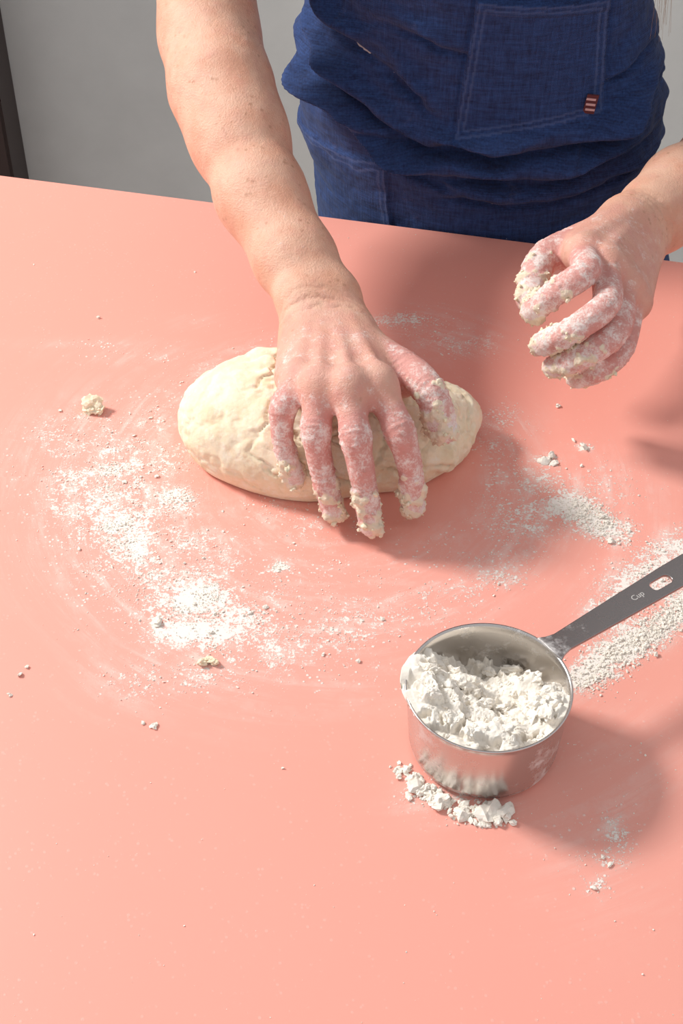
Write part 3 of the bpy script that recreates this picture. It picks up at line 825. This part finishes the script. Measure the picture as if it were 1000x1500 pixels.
# ------------------------------------------------------------------ apron
def g(x, w): return np.exp(-(x/w)**2)
def apron():
    root = empty('denim_apron')
    nth = 440; nz = 640
    th = np.linspace(-1.95, 1.95, nth); zz = np.linspace(-.42, .37, nz)
    T, Z = np.meshgrid(th, zz, indexing='ij')
    narrow = 1-.62*sstep(.20, .33, Z); T2 = T*narrow       # bib narrows above the waist
    a = prof(Z, TA); b = prof(Z, TB); cx, cy = Ccen(Z)
    u = a*np.sin(T2)
    PP = np.c_[u.ravel(), (b*np.cos(T2)).ravel(), Z.ravel()*1.6]
    n1 = vnoise(PP, 22, 3., 3).reshape(T.shape); n2 = vnoise(PP, 75, 8., 2).reshape(T.shape)
    wz = vnoise(PP, 14, 21., 2).reshape(T.shape); wz2 = vnoise(PP, 45, 31., 2).reshape(T.shape)
    amp = 1+1.2*vnoise(PP, 26, 41., 1).reshape(T.shape)
    z = Z+.012*wz+.004*wz2
    def c(z0, curv, slope, u0=0.02): return z0+curv*(u-u0)**2+slope*(u-u0)
    def fold(zc, w, A, m=1.):      # asymmetric fold: soft rounded crest over a tight crease below it
        x = (z-zc)/w
        return A*amp*m*(np.exp(-((x-.9)/1.0)**2)-1.25*np.exp(-((x+.50)/.55)**2))
    d = .003*g(Z-.085, .035)
    d += fold(c(.070, 1.5, .02), .0075, .0115, sstep(-.11, -.05, u))
    d += fold(c(.048, 1.9, -.06), .0078, .0120)
    d += fold(c(.026, 1.2, -.03), .0060, .0065, sstep(-.02, .04, u))
    d += fold(.120-.55*(u+.11), .0070, .0135, sstep(-.01, -.06, u))
    d += fold(.092-.50*(u+.11), .0075, .0120, sstep(.01, -.05, u))
    d += fold(.158-.60*(u+.11), .0080, .0105, sstep(-.00, -.07, u))
    d += fold(.080+.75*(u-.10), .0070, .0095, sstep(.07, .10, u))
    d += fold(.122+.4*(u-.10), .0070, .0065, sstep(.09, .115, u))
    d += fold(.150-.2*(u+.02), .0060, .0035, sstep(-.08, -.05, u)*sstep(.02, -.01, u))
    d *= sstep(-.02, .02, Z)*sstep(.26, .19, Z)*(1-.6*sstep(.9, 1.4, np.abs(T2)))
    d += .006*np.sin(u*34+1)*sstep(-.05, -.30, Z)
    d = np.maximum(d, -.0045)
    zt = Z+.08*(u-.05)-.002; zbm = Z-.18*(u-.05)
    ul = u-.105*(Z-.13); ur = u+.06*(Z-.13)-.0035
    bp = (.005, .092, .0885, .182); hp = (-.3, -.050, -.14, .046)
    e_ = .0007
    def rb(g0=0.):
        return sstep(bp[0]-g0-e_, bp[0]-g0+e_, ul)*sstep(bp[1]+g0+e_, bp[1]+g0-e_, ur)*sstep(bp[2]-g0-e_, bp[2]-g0+e_, zbm)*sstep(bp[3]+g0+e_, bp[3]+g0-e_, zt)
    front = (np.cos(T2) > .2)
    pk = rb()*front
    pk2 = sstep(hp[1]+e_, hp[1]-e_, u)*sstep(hp[2]-e_, hp[2]+e_, Z)*sstep(hp[3]+e_, hp[3]-e_, z-.10*(u+.05))
    d = d*(1-.6*pk)
    d = d+.0055+.0036*n1*sstep(-.0, .05, Z+.03)*(1-.5*pk)+.0011*n2*(1-.4*pk)
    d += .0024*pk+.0022*pk2+.0014*pk*sstep(bp[3]-.009-e_, bp[3]-.009+e_, zt)
    d -= .0012*(rb(.003)*front-pk).clip(0, 1)
    seam = np.zeros_like(u)
    for off in (.0022, .0060):
        e = np.minimum(np.minimum(np.abs(ul-bp[0]-off), np.abs(bp[1]-off-ur)), np.minimum(np.abs(zbm-bp[2]-off), np.abs(bp[3]-off-zt)))
        ins = (ul > bp[0]+off-.0006) & (ur < bp[1]-off+.0006) & (zbm > bp[2]+off-.0006) & (zt < bp[3]-off+.0006)
        seam = np.maximum(seam, ins*sstep(.0012, .0004, e)*front)
        z2 = z-.10*(u+.05)
        e = np.minimum(np.abs(hp[1]-off-u), np.abs(hp[3]-off-z2))
        ins = (u < hp[1]-off+.0006) & (z2 < hp[3]-off+.0006) & (Z > -.14)
        seam = np.maximum(seam, ins*sstep(.0012, .0004, e))
    X = cx+U[0]*np.sin(T2)*(a+d)-N[0]*np.cos(T2)*(b+d); Y = cy+U[1]*np.sin(T2)*(a+d)-N[1]*np.cos(T2)*(b+d)
    wdist = (X-EC[0])*N[0]+(Y-EC[1])*N[1]
    push = np.where(Z < .010, np.maximum(.0035-wdist, 0), 0)
    X += N[0]*push; Y += N[1]*push
    V = np.stack([X, Y, Z], -1).reshape(-1, 3)
    i = np.arange(nth*nz).reshape(nth, nz)
    F = np.stack([i[:-1, :-1], i[1:, :-1], i[1:, 1:], i[:-1, 1:]], -1).reshape(-1, 4)
    o = mesh_obj('apron_cloth', V, F, M_APRON, root, attrs={'seam': seam.ravel()})
    so = o.modifiers.new('thick', 'SOLIDIFY'); so.thickness = .0012; so.offset = -1
    def band(name, pts, w=.011, t=.0015):
        pts = [np.array(p) for p in pts]; vs = []; fs = []
        for j, p in enumerate(pts):
            tg = pts[min(j+1, len(pts)-1)]-pts[max(j-1, 0)]; tg /= np.linalg.norm(tg)
            out = p-np.array([*Ccen(p[2] if p[2] < .44 else .44), p[2]]); out -= tg*(out@tg); out /= np.linalg.norm(out)+1e-9
            sd = np.cross(tg, out)
            for s_, o_ in ((-1, -1), (1, -1), (1, 1), (-1, 1)): vs.append(p+sd*w*s_+out*t*o_)
            if j:
                q = j*4
                for k in range(4): fs.append((q-4+k, q-4+(k+1) % 4, q+(k+1) % 4, q+k))
        mesh_obj(name, vs, fs, M_APRON, root, attrs={'seam': np.zeros(len(vs))})
    pts = []
    for t in np.linspace(1.9, 2*np.pi-1.9, 40):
        z_ = .07; a_, b_ = prof(z_, TA)+.006, prof(z_, TB)+.006; cx_, cy_ = Ccen(z_)
        pts.append((cx_+U[0]*math.sin(t)*a_-N[0]*math.cos(t)*b_, cy_+U[1]*math.sin(t)*a_-N[1]*math.cos(t)*b_, z_))
    band('waist_tie', pts)
    for s in (-1, 1):
        sh = U*-.026
        b0 = sh+EC+U*.085*s-N*.035+np.array([0, 0, .345]); b1 = sh+EC+U*.065*s+N*.03+np.array([0, 0, .455]); b2 = sh+EC+U*.03*s+N*.13+np.array([0, 0, .475])
        band('strap_%s' % ('left' if s > 0 else 'right'), [b0, b0*.5+b1*.5-N*.012, b1, b1*.5+b2*.5+np.array([0, 0, .02]), b2])
    ti = np.argmin((u-.088)**2+(Z-.105)**2+10*(np.cos(T2) < 0)); p = V[ti]+np.array([0, -.0025, 0])
    def tag(nm, du, dz, w, h, m, o_=0):
        c_ = p+U*du+np.array([0, 0, dz])-N*o_
        vs = []
        for n_ in (-1, 1):
            for a_, b_ in ((-w, -h), (w, -h), (w, h), (-w, h)): vs.append(c_+U*(a_+.15*b_)+np.array([0, 0, b_])+N*(.0009*n_))
        mesh_obj(nm, vs, [(0, 1, 2, 3), (4, 7, 6, 5), (0, 4, 5, 1), (1, 5, 6, 2), (2, 6, 7, 3), (3, 7, 4, 0)], m, root, smooth=False)
    tag('tag', 0, 0, .0042, .0072, M_TAG)
    for j, dz in enumerate((-.004, 0, .004)): tag('tag_stripe_%d' % (j+1), 0, dz, .0034, .0008, M_TAGW, .0004)
apron()

# ------------------------------------------------------------------ lights, world, camera
def area(name, loc, target, size, power, col):
    l = bpy.data.lights.new(name, 'AREA'); l.shape = 'SQUARE'; l.size = size; l.energy = power; l.color = col
    o = bpy.data.objects.new(name, l); o.location = loc
    o.rotation_euler = (Vector(target)-Vector(loc)).to_track_quat('-Z', 'Y').to_euler()
    link(o)
area('window_light', (-1.8, 1.42, 1.63), (.05, .55, 0), .46, 76, (1, .975, .935))
w = bpy.data.worlds.new('room_light'); scene.world = w; w.use_nodes = True
w.node_tree.nodes['Background'].inputs[0].default_value = (.985, .98, 1, 1)
w.node_tree.nodes['Background'].inputs[1].default_value = .61
cam = bpy.data.cameras.new('camera'); cam.sensor_fit = 'VERTICAL'; cam.sensor_height = 36; cam.sensor_width = 24; cam.lens = 50
cam.clip_start = .01
co = bpy.data.objects.new('camera', cam); co.location = (0, 0, .59); co.rotation_euler = (math.radians(90-43), 0, 0)
link(co); scene.camera = co
